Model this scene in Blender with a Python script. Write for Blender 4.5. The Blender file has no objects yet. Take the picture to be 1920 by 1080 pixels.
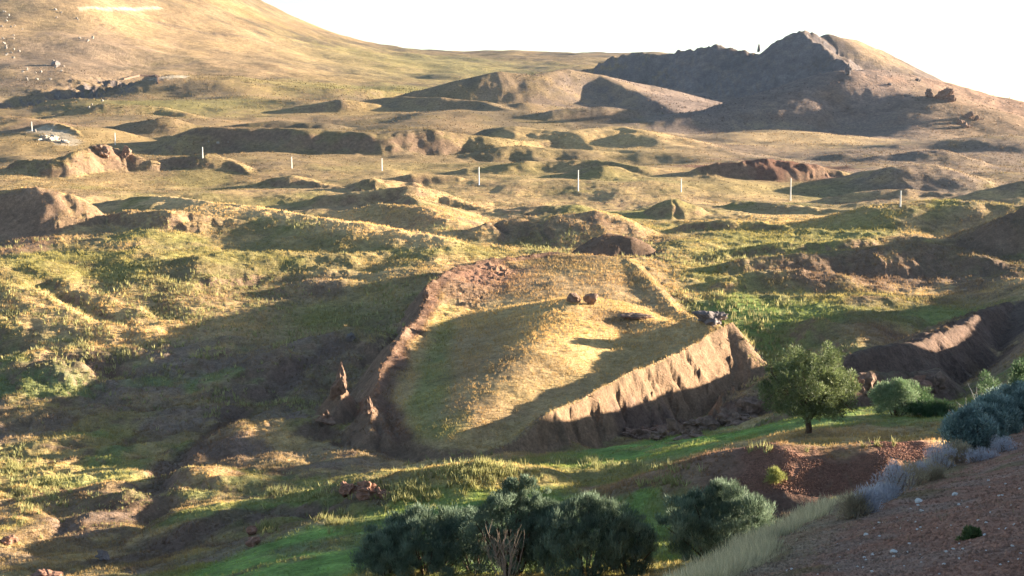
import bpy, math, random
import numpy as np
R = math.radians
random.seed(7); rng = np.random.default_rng(11)
# ------------------------------------------------------------------ camera, sky, sun, exposure
F = 2638.0; PITCH = math.atan(340/F)
scn = bpy.context.scene
cam_d = bpy.data.cameras.new('camera'); cam = bpy.data.objects.new('camera', cam_d)
scn.collection.objects.link(cam); scn.camera = cam
cam_d.lens = F/1920*36; cam_d.sensor_width = 36; cam_d.clip_start = .5; cam_d.clip_end = 20000
cam.location = (0, 0, 0); cam.rotation_euler = (math.pi/2 - PITCH, 0, 0)
SUN_AZ, SUN_EL = R(17), R(9.3)          # azimuth measured from +x (right) towards +y (ahead)
w = bpy.data.worlds.new('World'); scn.world = w; w.use_nodes = True
wn = w.node_tree.nodes; sky = wn.new('ShaderNodeTexSky'); sky.sky_type = 'NISHITA'; sky.sun_disc = False
sky.sun_elevation = SUN_EL; sky.sun_rotation = math.pi/2 - SUN_AZ
sky.altitude = 1800; sky.air_density = 1.0; sky.dust_density = 1.5; sky.ozone_density = 1.0
w.node_tree.links.new(sky.outputs[0], wn['Background'].inputs[0]); wn['Background'].inputs[1].default_value = .05
sd = bpy.data.lights.new('sun', 'SUN'); sd.energy = 5.0; sd.angle = R(.6); sd.color = (1, .86, .66)
so = bpy.data.objects.new('sun', sd); scn.collection.objects.link(so)
sv = np.array([math.cos(SUN_EL)*math.cos(SUN_AZ), math.cos(SUN_EL)*math.sin(SUN_AZ), math.sin(SUN_EL)])
from mathutils import Vector, Matrix
so.rotation_euler = Vector(sv).to_track_quat('Z', 'Y').to_euler()
scn.view_settings.view_transform = 'Standard'; scn.view_settings.look = 'None'
scn.view_settings.exposure = 2.6; scn.view_settings.gamma = 1.0
C = scn.collection
DETAIL = 1.0
# ------------------------------------------------------------------ noise
def _hash(ix, iy, seed):
    h = (ix.astype(np.int64)*374761393 + iy.astype(np.int64)*668265263 + seed*1442695041) & 0xffffffff
    h = ((h ^ (h >> 13))*1274126177) & 0xffffffff
    return ((h ^ (h >> 16)) & 0xffff).astype(np.float32)/65535.
def vnoise(x, y, seed=0):
    fx = np.floor(x); fy = np.floor(y); tx = x-fx; ty = y-fy
    tx = tx*tx*tx*(tx*(tx*6-15)+10); ty = ty*ty*ty*(ty*(ty*6-15)+10)
    ix = fx.astype(np.int64); iy = fy.astype(np.int64)
    a = _hash(ix, iy, seed); b = _hash(ix+1, iy, seed); c = _hash(ix, iy+1, seed); d = _hash(ix+1, iy+1, seed)
    return ((a*(1-tx)+b*tx)*(1-ty) + (c*(1-tx)+d*tx)*ty)*2-1
def fbm(x, y, wl, octv=3, seed=0, gain=.5):
    s = 0; a = 1.; t = 0
    for k in range(octv):
        c, q = math.cos(.6+k*1.1), math.sin(.6+k*1.1); f = 2.03**k/wl
        s = s + a*vnoise((x*c-y*q)*f+17.3*k, (x*q+y*c)*f-9.1*k, seed+k*31); t += a; a *= gain
    return s/t*1.6
def sstep(e0, e1, v):
    t = np.clip((v-e0)/(e1-e0), 0, 1); return t*t*(3-2*t)
# ------------------------------------------------------------------ lens maths: photograph pixel (1920 wide) + distance -> point
cp, sp = math.cos(PITCH), math.sin(PITCH)
def P(u, v, Y):
    u = np.asarray(u, float); v = np.asarray(v, float); Y = np.asarray(Y, float)
    dx = (u-960)/F; dy = -(v-540)/F; y = cp+dy*sp; s = Y/y
    return np.stack([dx*s, Y+0*s, (-sp+dy*cp)*s], -1)
# ------------------------------------------------------------------ base surface: points read off the photograph with a distance
CT = [ # left column group: valley that falls away to the left
 (0,1080,135),(0,960,180),(0,900,205),(0,840,232),(0,760,265),(0,700,288),(0,640,315),(0,560,334),(0,500,368),(0,440,435),(0,380,500),(0,320,610),(0,270,780),(0,230,980),(0,200,1200),
 (0,120,1450),(0,0,1750),(0,-180,2200),(0,-100,3200),
 (300,1080,128),(300,960,176),(300,840,228),(300,740,268),(300,640,312),(300,560,332),(300,480,376),(300,400,480),(300,330,600),(300,280,740),(300,230,980),(300,170,1300),(300,100,1650),(300,0,2000),(300,-110,2400),(300,-60,3400),
 (600,1080,112),(600,980,140),(600,900,185),(600,820,225),(600,740,262),(600,660,292),(600,580,330),(600,500,372),(600,430,440),(600,380,500),(600,330,600),(600,280,760),(600,230,980),(600,180,1300),(600,120,1800),(600,54,2600),(600,100,3600),
 (960,1080,100),(960,980,125),(960,900,158),(960,860,190),(960,440,425),(960,380,505),(960,330,610),(960,280,760),(960,230,1000),(960,180,1400),(960,140,1900),(960,96,2700),(960,120,3600),
 (1300,1080,95),(1300,960,122),(1300,880,142),(1300,830,175),(1300,480,372),(1300,420,450),(1300,360,540),(1300,320,640),(1300,280,780),(1300,240,980),(1300,190,1400),(1300,130,2200),(1250,100,2900),
 (1620,1080,92),(1560,960,108),(1515,812,152),(1640,780,170),(1600,700,215),(1600,640,265),(1600,560,320),(1600,480,372),(1600,420,440),(1600,380,500),(1600,330,620),(1600,290,760),(1600,250,980),(1600,220,1300),(1600,180,2000),(1600,170,3000),
 (1920,1080,90),(1920,900,110),(1920,800,140),(1920,720,175),(1920,640,235),(1920,560,300),(1920,500,350),(1920,440,410),(1920,390,480),(1920,350,570),(1920,300,720),(1920,260,950),(1920,235,1300),(1920,220,2000),(1920,215,3000),
 (1700,205,2200),(1820,222,2600),(1920,232,2200),(1700,215,3200),
 (-200,215,5200),(300,215,5200),(700,215,5200),(1000,215,5200),(1300,215,5200),(1600,218,5200),(1920,222,5200),(2200,222,5200),(2200,215,2500),(2200,235,1300),
 (1760,748,228),(1650,752,213),(1880,690,250),(1560,745,218),(1530,700,256),
 # ground round the boat-shaped mound
 (700,640,296),(640,740,262),(600,800,235),(700,560,335),(800,490,365),(1000,468,390),(900,760,246),(1000,700,268),(1100,640,292),(1150,560,330),
 (1400,750,252),(1300,768,243),(1200,785,230),(1100,815,216),(1000,848,205),(900,870,196),(760,860,205),
 (1450,650,282),(1380,590,305),(1320,540,332),(1270,500,352),
]
DECK = [(830,590,305),(800,650,277),(780,700,256),(770,760,236),(790,820,214),(870,815,209),(1000,560,312),(1050,520,335),(1150,500,345),(930,545,325),(1230,607,286),(1180,650,262),(1120,706,241),(1050,741,227),(960,792,214),(900,840,203),(740,826,211),(1035,480,366),(1190,488,354),(1330,628,259),(1260,565,310)]
def _co(x, y):
    r = np.maximum(np.hypot(x, y), 20); az = np.clip(np.degrees(np.arctan2(x, y)), -27, 27)
    return az/9., np.log(np.clip(r, 60, 6000))*1.55
def _kern(r2): return np.sqrt(r2+.008)
class Surf:
    """smooth surface through a list of (pixel u, pixel v, distance) readings"""
    def __init__(s, pts, lam):
        p = np.array(pts, float); q = P(p[:, 0], p[:, 1], p[:, 2]); s.a, s.b = _co(q[:, 0], q[:, 1]); n = s.n = len(p)
        M = np.zeros((n+3, n+3)); M[:n, :n] = _kern((s.a[:, None]-s.a)**2+(s.b[:, None]-s.b)**2)-lam*np.eye(n)
        M[:n, n] = 1; M[:n, n+1] = s.a; M[:n, n+2] = s.b; M[n:, :n] = M[:n, n:].T
        s.w = np.linalg.solve(M, np.concatenate([q[:, 2]/np.maximum(np.hypot(q[:, 0], q[:, 1]), 20), [0, 0, 0]]))
    def __call__(s, x, y):
        a, b = _co(x, y); z = s.w[s.n]+s.w[s.n+1]*a+s.w[s.n+2]*b
        for i in range(s.n): z = z+s.w[i]*_kern((a-s.a[i])**2+(b-s.b[i])**2)
        return z*np.clip(np.hypot(x, y), 60, 6000)
base = Surf(CT, .015); deck = Surf(DECK, .01)
def hit(fn, u, v, y0=12, y1=4200, n=500):
    """first point of the surface fn seen through pixels (u, v)"""
    u = np.atleast_1d(np.asarray(u, float)); v = np.atleast_1d(np.asarray(v, float))
    Ys = np.exp(np.linspace(math.log(y0), math.log(y1), n))
    out = np.zeros((len(u), 3))
    for s in range(0, len(u), 256):
        p = P(u[s:s+256, None], v[s:s+256, None], Ys[None, :]); g = fn(p[..., 0], p[..., 1])-p[..., 2]
        below = g > 0; k = np.argmax(below, 1); k = np.where(below.any(1), k, n-1); k = np.maximum(k, 1); j = np.arange(len(k))
        g0 = g[j, k-1]; g1 = g[j, k]; t = np.clip(-g0/np.where(np.abs(g1-g0) < 1e-9, 1, g1-g0), 0, 1)
        q = p[j, k-1]*(1-t[:, None])+p[j, k]*t[:, None]; out[s:s+256] = q
    return out
# ------------------------------------------------------------------ landforms
# ridge: (points, slope on the left of its run, slope on the right, rounding m, blend m). point = (u, v crest, v foot) or ('Y') absolute distance
RD = []
def ridge(pts, sl, sr, rnd=2., k=1., absY=False, rough=0., power=0): RD.append([pts, sl, sr, rnd, k, absY, rough, power])
CV = []
def carve(pts, depth, width, k=1.): CV.append([pts, depth, width, k])
# --- far country
ridge([(690,190,196),(780,168,192),(860,155,192),(935,141,190),(1000,150,192),(1060,138,188),(1120,148,190),(1190,176,200),(1262,207,216)], .16,.6,6,3)
ridge([(680,200,206),(760,193,208),(830,194,212),(900,203,216),(950,222,226)], .2,.6,5,2)
ridge([(930,212,218),(990,205,217),(1060,208,217),(1100,222,224)], .2,.25,6,2)
ridge([(1160,240,960),(1330,215,1000),(1480,174,1030),(1580,143,1060),(1645,137,1080),(1735,148,1100),(1820,192,1080),(1960,215,1050)], .3,.62,30,10,True,.5)
ridge([(1645,137,1080),(1672,175,1035),(1695,215,985),(1712,248,930),(1740,278,880)], .24,.5,26,10,True)
ridge([(1080,140,1700),(1150,112,1680),(1200,103,1660),(1280,93,1640),(1322,78,1620),(1345,76,1610),(1378,84,1600),(1425,93,1590),(1442,86,1570),(1455,76,1565),(1470,70,1560),(1482,59,1552),(1505,56,1550),(1524,60,1555),(1534,67,1565),(1552,62,1590)], .5,.85,4,4,True,2.0)
ridge([(1552,62,1590),(1600,75,1630),(1640,96,1660),(1700,131,1720),(1800,185,1850)], .5,.5,6,4,True,.2)
ridge([(1500,58,1550),(1545,95,1500),(1585,120,1450),(1610,138,1400)], .45,.8,5,5,True,2.)
ridge([(1735,150,1500),(1800,180,1600),(1860,196,1750),(1930,202,1900)], .3,.3,10,5,True)
ridge([(140,214,226),(200,203,224),(300,206,224),(350,218,228)], .2,.6,5,2)
ridge([(250,236,246),(310,222,246),(370,238,248)], .3,.5,4,2)
ridge([(90,196,202),(150,190,202),(210,196,203)], .2,.6,4,2)
ridge([(430,236,242),(520,226,240),(600,232,242)], .2,.5,4,2)
ridge([(620,170,178),(700,166,177),(760,172,178)], .2,.6,5,2)
ridge([(700,330,337),(780,322,336),(850,330,338)], .3,.6,2,1)
ridge([(560,206,213),(640,198,212),(700,205,213)], .2,.6,4,2)
ridge([(700,262,276),(790,254,276),(880,266,280)], .2,.6,5,2)
ridge([(1040,225,232),(1130,216,231),(1230,224,232)], .2,.45,5,2)
ridge([(1180,262,272),(1290,262,276),(1400,278,286)], .2,.4,6,2)
ridge([(1600,352,362),(1700,346,362),(1800,356,366)], .25,.4,4,2)
ridge([(380,240,274),(540,240,278),(700,243,280),(800,234,276),(880,245,277),(960,278,288)], .12,.62,5,3)
ridge([(250,262,268),(330,252,266),(380,268,274)], .2,.25,5,2)
ridge([(430,205,212),(350,196,208),(180,195,206),(60,205,214),(-60,215,222)], .15,.15,8,3)
ridge([(200,152,160),(290,145,160),(420,150,164),(560,152,162)], .15,.2,6,2)
ridge([(880,258,266),(960,242,262),(1060,254,268),(1160,247,264),(1300,277,284),(1440,305,308)], .14,.26,6,3)
ridge([(800,290,296),(960,270,290),(1060,282,294)], .16,.2,5,2)
ridge([(880,312,322),(980,299,320),(1100,302,320),(1200,318,328)], .17,.4,3,2)
ridge([(1085,330,334),(1130,313,330),(1150,316,330),(1180,330,334)], .35,.3,3,1.5)
ridge([(1290,330,334),(1350,313,330),(1440,304,328),(1530,316,330),(1575,326,332)], .3,.6,1.5,1,False,1.2)
ridge([(1620,335,342),(1690,312,336),(1740,308,334),(1800,325,338),(1860,350,350)], .3,.32,5,2)
ridge([(1790,300,306),(1740,285,300),(1660,293,302)], .2,.2,5,2)
ridge([(1790,378,384),(1850,352,376),(1930,336,372),(2010,330,370)], .3,.3,4,2)
ridge([(60,250,262),(110,243,262),(150,262,270)], .5,.4,1,1,False,.8)
ridge([(-40,225,240),(60,238,252),(200,245,262)], .15,.15,4,2)
# --- middle hummocks
ridge([(30,305,318),(110,302,322),(150,284,316),(192,273,312),(225,285,314),(262,300,318)], .35,0.77,1.5,1,False,1.2)
ridge([(262,302,314),(330,298,314),(400,292,316),(440,305,320),(470,322,326)], .3,0.63,2,1,False,.6)
ridge([(480,330,338),(545,318,336),(590,330,340),(640,340,344),(700,322,344),(750,330,344)], .3,0.63,2,1,False,.6)
ridge([(-60,362,420),(20,357,420),(75,356,420),(120,368,420),(165,402,425)], .62,0.85,3,1.5,False,.5)
ridge([(268,360,384),(330,364,394),(420,378,410),(560,401,430),(700,425,448),(830,449,460)], .28,.24,1.6,1.,False,.3)
ridge([(160,410,420),(250,398,425),(330,400,430),(420,410,432),(500,430,440)], .35,0.70,2,1,False,1.)
ridge([(620,352,368),(700,344,366),(770,334,364),(830,352,368),(900,372,380),(1000,378,384)], .25,0.56,3,1.5,False,.4)
ridge([(760,345,366),(800,372,392),(840,405,420)], .3,0.63,3,1.5)
ridge([(640,385,400),(720,372,398),(790,378,402),(830,410,424)], .3,0.49,3,1.5)
ridge([(905,420,438),(935,410,434),(970,408,434),(1010,430,440)], .45,0.49,2,1,False,.5)
ridge([(1000,418,434),(1050,402,432),(1110,396,430),(1150,404,432),(1180,425,440)], .4,0.42,2.5,1,False,.4)
ridge([(1085,473,476),(1112,447,474),(1142,437,474),(1170,442,474),(1200,468,476)], .45,0.85,1.,.5,False,.6)
ridge([(1225,385,392),(1265,363,388),(1300,378,392)], .4,0.49,1.5,1)
ridge([(1150,388,396),(1080,372,390),(980,370,384),(920,385,390)], .2,0.28,2,1)
ridge([(1290,418,428),(1350,414,430),(1420,418,430),(1470,430,436)], .3,0.70,1,.7,False,.8)
ridge([(1400,366,376),(1480,372,384),(1530,384,392),(1600,390,396)], .2,0.35,2,1)
ridge([(1590,412,424),(1650,392,418),(1760,378,412),(1900,384,416),(1990,390,420)], .25,0.28,4,2)
ridge([(1790,462,474),(1840,440,468),(1880,412,462),(1910,400,458),(1990,375,452)], .35,0.84,1.5,1,False,1.)
ridge([(1330,478,486),(1430,458,480),(1560,454,476),(1680,446,470),(1780,450,472)], .2,0.56,1.5,1,False,.8)
ridge([(1380,492,508),(1500,474,502),(1640,466,496),(1760,458,490),(1850,492,506)], .22,0.48,2,1,False,1.4)
ridge([(1380,520,536),(1460,505,532),(1560,508,532)], .3,0.48,2,1,False,1.2)
ridge([(1480,620,626),(1530,598,620),(1560,606,622)], .35,0.56,1.5,1,False,.5)
# ravine wall at the right with its spur running out of frame
ridge([(1600,672,222),(1640,656,226),(1700,648,232),(1760,628,248),(1830,600,270),(1880,577,290),(1925,556,306),(2050,590,315),(2250,640,325)], .35,1.0,.8,.7,True,1.6)
ridge([(1570,714,186),(1640,702,192),(1720,700,198),(1760,694,204)], .6,.9,.7,.5,True,1.4)
# --- left slope
ridge([(-40,520,548),(40,540,560),(120,575,590),(200,605,618),(300,622,640),(430,634,646)], .25,.3,3,1.5,False,.4)
ridge([(-20,485,510),(60,492,514),(120,520,534),(200,560,572),(300,600,612)], .25,.3,3,1.5,False,.4)
ridge([(370,482,498),(430,476,494),(540,476,490),(660,478,488)], .3,.26,4,2,False,.4)
ridge([(400,430,440),(500,436,446),(600,440,450)], .25,.24,3,1.5,False,.4)
ridge([(545,532,540),(590,521,536),(640,522,536),(690,535,541)], .4,.62,3,1,False,.3)

ridge([(160,930,945),(210,915,940),(270,935,950)], .35,.4,2.5,1,False,.5)
ridge([(320,900,915),(360,880,908),(410,890,915)], .3,.35,2,1,False,.4)
ridge([(400,850,858),(500,800,822),(600,790,808),(680,800,812)], .3,.3,2,1,False,.5)
ridge([(100,660,672),(300,650,668),(420,660,670)], .2,.25,3,1)
ridge([(440,700,712),(540,650,676),(660,618,650)], .28,.34,2,1,False,.8)
ridge([(60,700,712),(120,680,706),(170,700,712)], .35,.3,2,1,False,.6)
# --- near mounds
ridge([(1270,895,904),(1340,860,886),(1410,842,122),(1470,835,122)], .3,.34,2,1) if False else None
ridge([(1240,905,128),(1310,876,125),(1400,845,122),(1470,836,121),(1560,841,121),(1640,834,121),(1720,834,122),(1790,836,124)], .5,.42,2.2,1,True,.25)
ridge([(700,935,150),(790,888,152),(900,872,153),(1000,880,153),(1060,890,155),(1100,885,157),(1170,905,160)], .3,.3,1.6,.8,True,.5)
ridge([(1105,935,134),(1160,915,135),(1230,900,135),(1290,908,134)], .4,.4,1.2,.6,True,.3)
ridge([(40,1085,140),(200,1040,150),(330,1010,152),(460,962,154),(600,950,154),(720,930,156)], .18,.34,1,.6,True,.6)
# dark broken rock along the foot of the boat's near flank
ridge([(1190,822,213),(1250,803,214),(1330,790,216),(1400,778,219),(1440,772,224)], 1.2,1.3,.3,.4,True,1.8)
# --- the boat-shaped mound
ridge([(1090,559,292),(1060,598,272),(1000,655,250),(940,715,232),(885,785,214)], .28,.24,4,1.5,'B',.15)
ridge([(1035,476,368),(900,491,352),(842,506,340),(820,525,326),(800,545,314),(790,580,298),(775,612,282),(745,648,264),(715,692,250),(702,742,234),(705,790,222),(740,828,210)], .16,1.1,.5,.4,True,1.1)
ridge([(1372,606,263),(1330,622,258),(1280,655,249),(1200,690,236),(1100,735,221),(1030,768,212),(960,815,206),(915,840,203)], 1.45,.7,.3,.3,True,.6,2.3)
ridge([(1372,606,263),(1392,636,266),(1404,680,267),(1410,730,262)], .5,1.15,.5,.5,True,.6,1.2)
ridge([(1180,484,354),(1200,505,340),(1230,535,322),(1260,570,303),(1288,592,288),(1340,596,268)], .35,.3,.8,.6,'B',.5)
ridge([(1035,476,368),(1110,478,366),(1195,484,356)], .3,.1,1,.8,True,.3)
ridge([(1090,559,292),(1140,580,284),(1210,600,276),(1250,605,272)], .2,.2,1.5,1,'B',.4)
# fin left of the bow
ridge([(636,722,237),(636,752,233),(622,785,228),(590,812,222)], 1.3,1.1,.2,.2,True,1.3)
ridge([(700,772,226),(672,800,221),(650,830,216)], 1.,.9,.3,.3,True,1.3)
ridge([(700,770,224),(690,800,218),(700,815,214)], .8,.8,.5,.4,True,.8)
# --- hills added outside the frame at the right, shaped to cast the evening shade
ridge([(150,120,-9),(158,148,-10.5),(158,158,-13.5),(160,166,-12.5),(160,172,-9),(160,176,-9),(160,189,-10),(160,195,-16),(160,212,-19),(160,222,-19),(160,229,-16.5),(160,254,-16.8),(160,258,-25),(160,263,-25.5),(160,270,-29),(160,294,-29.5),(160,301,-25.5),(162,318,-26),(165,330,-32),(170,345,-38)], 1.2,1.2,2,1,'W')
ridge([(46,8,13),(50,25,11),(55,50,5),(60,66,0)], 2.4,2.4,2,2,'W')  # added unseen knoll that keeps the low sun off the near slope
carve([(250,142,0),(200,158,0),(140,174,0),(60,186,0)], 22, 34)
# gullies
carve([(440,780,0),(380,830,0),(320,880,0),(290,930,0),(300,975,0)], 1.6, 2.2)
carve([(80,1078,0),(200,1060,0),(330,1025,0),(460,975,0),(600,962,0),(720,940,0)], 1.0, 1.6)
carve([(640,650,0),(560,700,0),(500,740,0),(440,780,0)], 1.6, 3)
carve([(150,690,0),(220,705,0),(180,740,0),(130,770,0)], 1.2, 4)
carve([(1010,420,0),(1020,440,0),(1040,455,0)], 1.5, 1.5)
carve([(905,412,0),(910,430,0),(940,450,0)], 1.8, 1.5)
carve([(0,510,0),(80,540,0),(150,580,0),(240,620,0)], 1.4, 3)
carve([(330,500,0),(290,560,0),(300,610,0),(330,640,0)], 1.6, 4)
carve([(1430,770,0),(1300,785,0),(1180,806,0),(1080,838,0)], 3.5, 6)
carve([(760,860,0),(900,850,0),(1000,842,0),(1150,835,0),(1300,815,0),(1400,800,0)], 1.5, 4)
RD = [r for r in RD if r]
for r in RD:      # fuller hummocks: the crest stays where it is seen, its plan position comes a little nearer
    if not r[5]: r[0] = [(a, b, c+(.22 if c > 325 else .15)*(c-b)) for a, b, c in r[0]]
for r in RD:
    p = np.array(r[0], float)
    if r[5] == 'W': r.append(p)
    elif r[5]: r.append(P(p[:, 0], p[:, 1], p[:, 2]))
    else:
        q = hit(base, p[:, 0], p[:, 2], 60, 4200); r.append(P(p[:, 0], p[:, 1], q[:, 1]))
for r in RD:
    q = r[-1]; hh = (q[:, 2]-base(q[:, 0], q[:, 1])).max(); r.append(hh/min(max(min(r[1], r[2]), .1), 1.)*1.5+12)
for c in CV:
    p = np.array(c[0], float); c.append(hit(base, p[:, 0], p[:, 1], 60, 4200))
def segd(x, y, pts):
    best = np.full(x.shape, 1e18); side = np.zeros(x.shape); zc = np.zeros(x.shape); al = np.zeros(x.shape); acc = 0
    for a, b in zip(pts[:-1], pts[1:]):
        dx, dy = b[0]-a[0], b[1]-a[1]; L2 = dx*dx+dy*dy+1e-9; L = math.sqrt(L2)
        t = np.clip(((x-a[0])*dx+(y-a[1])*dy)/L2, 0, 1)
        ex = x-(a[0]+t*dx); ey = y-(a[1]+t*dy); d2 = ex*ex+ey*ey; m = d2 < best
        best = np.where(m, d2, best); side = np.where(m, (dx*ey-dy*ex)/L, side); zc = np.where(m, a[2]+t*(b[2]-a[2]), zc); al = np.where(m, acc+t*L, al); acc += L
    return np.sqrt(best), side, zc, al
NEAR = np.array([(-30,-40),(-14,-8),(-4,12),(1.6,17.5),(4.5,25.4),(6.8,30.6),(9.2,35.7),(12.1,42),(16,50),(21.8,60),(32,74),(60,86),(140,96)], float)
def nearslope(x, y):
    d, s, _, _ = segd(x, y, np.c_[NEAR, np.zeros(len(NEAR))])
    ind = np.where(s > 0, d, 0.)
    z = .243*x-.277*y-2.4
    z = np.where(y < 0, .243*x-2.4+.03*y, z)
    return z-.62*(np.sqrt(ind*ind+.5)-.7)-.0*ind, s, d
def terrain(x, y, fine=True):
    sh = x.shape; x = np.ravel(x).astype(float); y = np.ravel(y).astype(float); r = np.hypot(x, y)
    wob = fbm(x, y, 14, 3, 3)*np.clip(r/250, .1, 3)*1.2
    wx = x+wob; wy = y+fbm(x, y, 14, 3, 5)*np.clip(r/250, .1, 3)*1.2
    z = base(x, y)
    sc = np.clip(r/300, .3, 4)
    bt = inboat(x, y, 1.2); mb = bt > 0
    if mb.any(): z[mb] = z[mb]*(1-bt[mb])+deck(x[mb], y[mb])*bt[mb]
    sc = sc*(1-.8*bt)
    z = z+fbm(x, y, 55, 2, 21)*.6*sc+fbm(x, y, 21, 2, 22)*.35*np.minimum(sc, 1.5)*sstep(1200, 600, r)*(r > 90)
    for pts, sl, sr, rnd, k, ab, rough, pw, q, reach in RD:
        m = (x > q[:, 0].min()-reach) & (x < q[:, 0].max()+reach) & (y > q[:, 1].min()-reach) & (y < q[:, 1].max()+reach)
        if not m.any(): continue
        wa = .35 if ab or q[:, 1].mean() > 850 else 1.
        X = x[m]+(wx[m]-x[m])*wa; Y = y[m]+(wy[m]-y[m])*wa
        if rough:
            far = np.clip(q[:, 1].mean()/350, .5, 5); rn = fbm(x[m], y[m], 3.2*far, 4, 77, .6)
        h = np.full(X.shape, -1e9); acc = 0
        for a_, b_ in zip(q[:-1], q[1:]):
            d, s, zc, al = segd(X, Y, (a_, b_)); al = al+acc; acc += math.dist(a_[:2], b_[:2])
            if rough:
                zc = zc+rough*.35*far*rn*np.exp(-d/(6*far)); gl = np.abs(vnoise(al/(2.6*far)+rn*.5, d*.02, 9)); d = d*(1+rough*.16*gl)+rough*.5*gl*far*np.clip(d/2, 0, 1)
            if pw: g2 = sstep(.0, .55, vnoise(al/1.25+rn*.5, d*.05, 19)); d = d+pw*(.6+.5*vnoise(al/4.3, 0*al, 29))*(.8+.4*rn)*g2*sstep(.1, 1.2, d)*sstep(10, 3.5, d)*(s > 0)
            t = s/np.maximum(d, 1e-6); sl_ = sr+(sl-sr)*(.5+.5*np.clip(t, -1, 1))
            if pw: sl_ = np.where((X-a_[0])*(b_[0]-a_[0])+(Y-a_[1])*(b_[1]-a_[1]) < 0, max(sl, sr)*.8, sl_)
            h = np.maximum(h, zc-sl_*(np.sqrt(d*d+rnd*rnd)-rnd)-250*np.maximum(0, d/reach-.6)**2)
        zz = z[m]; hh = np.clip(.5+.5*(h-zz)/k, 0, 1)
        if ab == 'B': h = zz+(h-zz)*inboat(x[m], y[m], 2.5)
        z[m] = zz*(1-hh)+h*hh+k*hh*(1-hh)*.5
    for pts, dep, wd, k, q in CV:
        reach = wd*4
        m = (x > q[:, 0].min()-reach) & (x < q[:, 0].max()+reach) & (y > q[:, 1].min()-reach) & (y < q[:, 1].max()+reach)
        if m.any():
            d, s, zc, al = segd(wx[m], wy[m], q); z[m] -= dep*np.exp(-(d/wd)**2)*(.7+.5*vnoise(al/6, al*0, 4))
    if fine:
        a1 = (1-.75*bt)*(r > 60)
        z = z+fbm(x, y, 9, 3, 41)*.30*a1*np.clip(r/300, .5, 1.3)*(1-.55*sstep(330, 480, r))
        z = z+(1-np.abs(fbm(x, y, 26, 3, 51)))*.5*a1*np.clip(r/300, .5, 1.2)*sstep(520, 340, r)
        er = sstep(0, -25, x)*sstep(320, 270, y)*sstep(128, 140, y)*(1-bt); z = z-(1-np.abs(fbm(x+.4*y, y-.3*x, 17, 3, 55, .6)))**3*.8*er+.3*er
        z = z+fbm(x, y, 3.2, 3, 43)*.24*(1-.6*bt)*np.clip(r/200, .6, 1.4)*sstep(700, 330, r)*(1+.6*er)
        z = z+fbm(x*.55, y, 62, 2, 63, .4)*2.4*sstep(380, 520, r)*sstep(1300, 900, r)+fbm(x*.6, y, 110, 3, 61, .4)*5.*sstep(550, 1000, r)*sstep(2300, 1500, r)+fbm(x, y, 26, 3, 62)*.16*sstep(500, 900, r)
    zn, s, d = nearslope(x, y)
    zn = zn+fbm(x, y, 3, 3, 81)*.10+fbm(x, y, .7, 3, 82)*.035+fbm(x, y, 14, 2, 83)*.25
    k = 2.; hh = np.clip(.5+.5*(zn-z)/k, 0, 1); use = (r < 160)
    z = np.where(use, z*(1-hh)+zn*hh+k*hh*(1-hh)*.5, z)
    return z.reshape(sh)
BOATPX = np.array([(1035,476,368),(900,491,352),(842,506,340),(800,545,314),(775,612,282),(715,692,250),(702,742,234),(740,828,210),(830,840,203),(915,840,203),(1030,768,212),(1200,690,236),(1372,606,263),(1345,592,268),(1300,592,290),(1245,535,324),(1195,484,356)], float)
BOAT = P(BOATPX[:, 0], BOATPX[:, 1], BOATPX[:, 2])[:, :2]
def inpoly(x, y, poly):
    ins = np.zeros(x.shape, bool); n = len(poly)
    for i in range(n):
        x1, y1 = poly[i]; x2, y2 = poly[(i+1) % n]
        c = ((y1 > y) != (y2 > y)) & (x < (x2-x1)*(y-y1)/(y2-y1+1e-12)+x1); ins ^= c
    return ins
def pdist(x, y, poly):
    q = np.c_[np.vstack([poly, poly[:1]]), np.zeros(len(poly)+1)]; return segd(x, y, q)[0]
def inboat(x, y, e=3.):
    out = np.zeros(x.shape); m = (np.abs(x) < 90) & (y > 180) & (y < 400)
    if m.any():
        s = inpoly(x[m], y[m], BOAT); d = pdist(x[m], y[m], BOAT); out[m] = sstep(-e, e, np.where(s, d, -d))
    return out
# ------------------------------------------------------------------ mesh helpers
def mesh_from(name, V, Fc, mat=None, cols=None, smooth=True, loops=None):
    me = bpy.data.meshes.new(name); V = np.asarray(V, np.float32); Fc = np.asarray(Fc, np.int32)
    me.vertices.add(len(V)); me.vertices.foreach_set('co', V.ravel())
    k = Fc.shape[1]; me.loops.add(Fc.size); me.loops.foreach_set('vertex_index', Fc.ravel())
    me.polygons.add(len(Fc)); me.polygons.foreach_set('loop_start', np.arange(0, Fc.size, k, dtype=np.int32)); me.polygons.foreach_set('loop_total', np.full(len(Fc), k, np.int32))
    me.polygons.foreach_set('use_smooth', np.full(len(Fc), smooth))
    if cols is not None:
        at = me.color_attributes.new('tint', 'FLOAT_COLOR', 'POINT'); at.data.foreach_set('color', np.c_[cols, np.ones(len(V))].astype(np.float32).ravel())
    me.update(calc_edges=True)
    if mat: me.materials.append(mat)
    return me
def obj(name, me, parent=None, loc=None, **props):
    o = bpy.data.objects.new(name, me); C.objects.link(o)
    if parent is not None: o.parent = parent
    if loc is not None: o.location = loc
    for k, v in props.items(): o[k] = v
    return o
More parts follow.
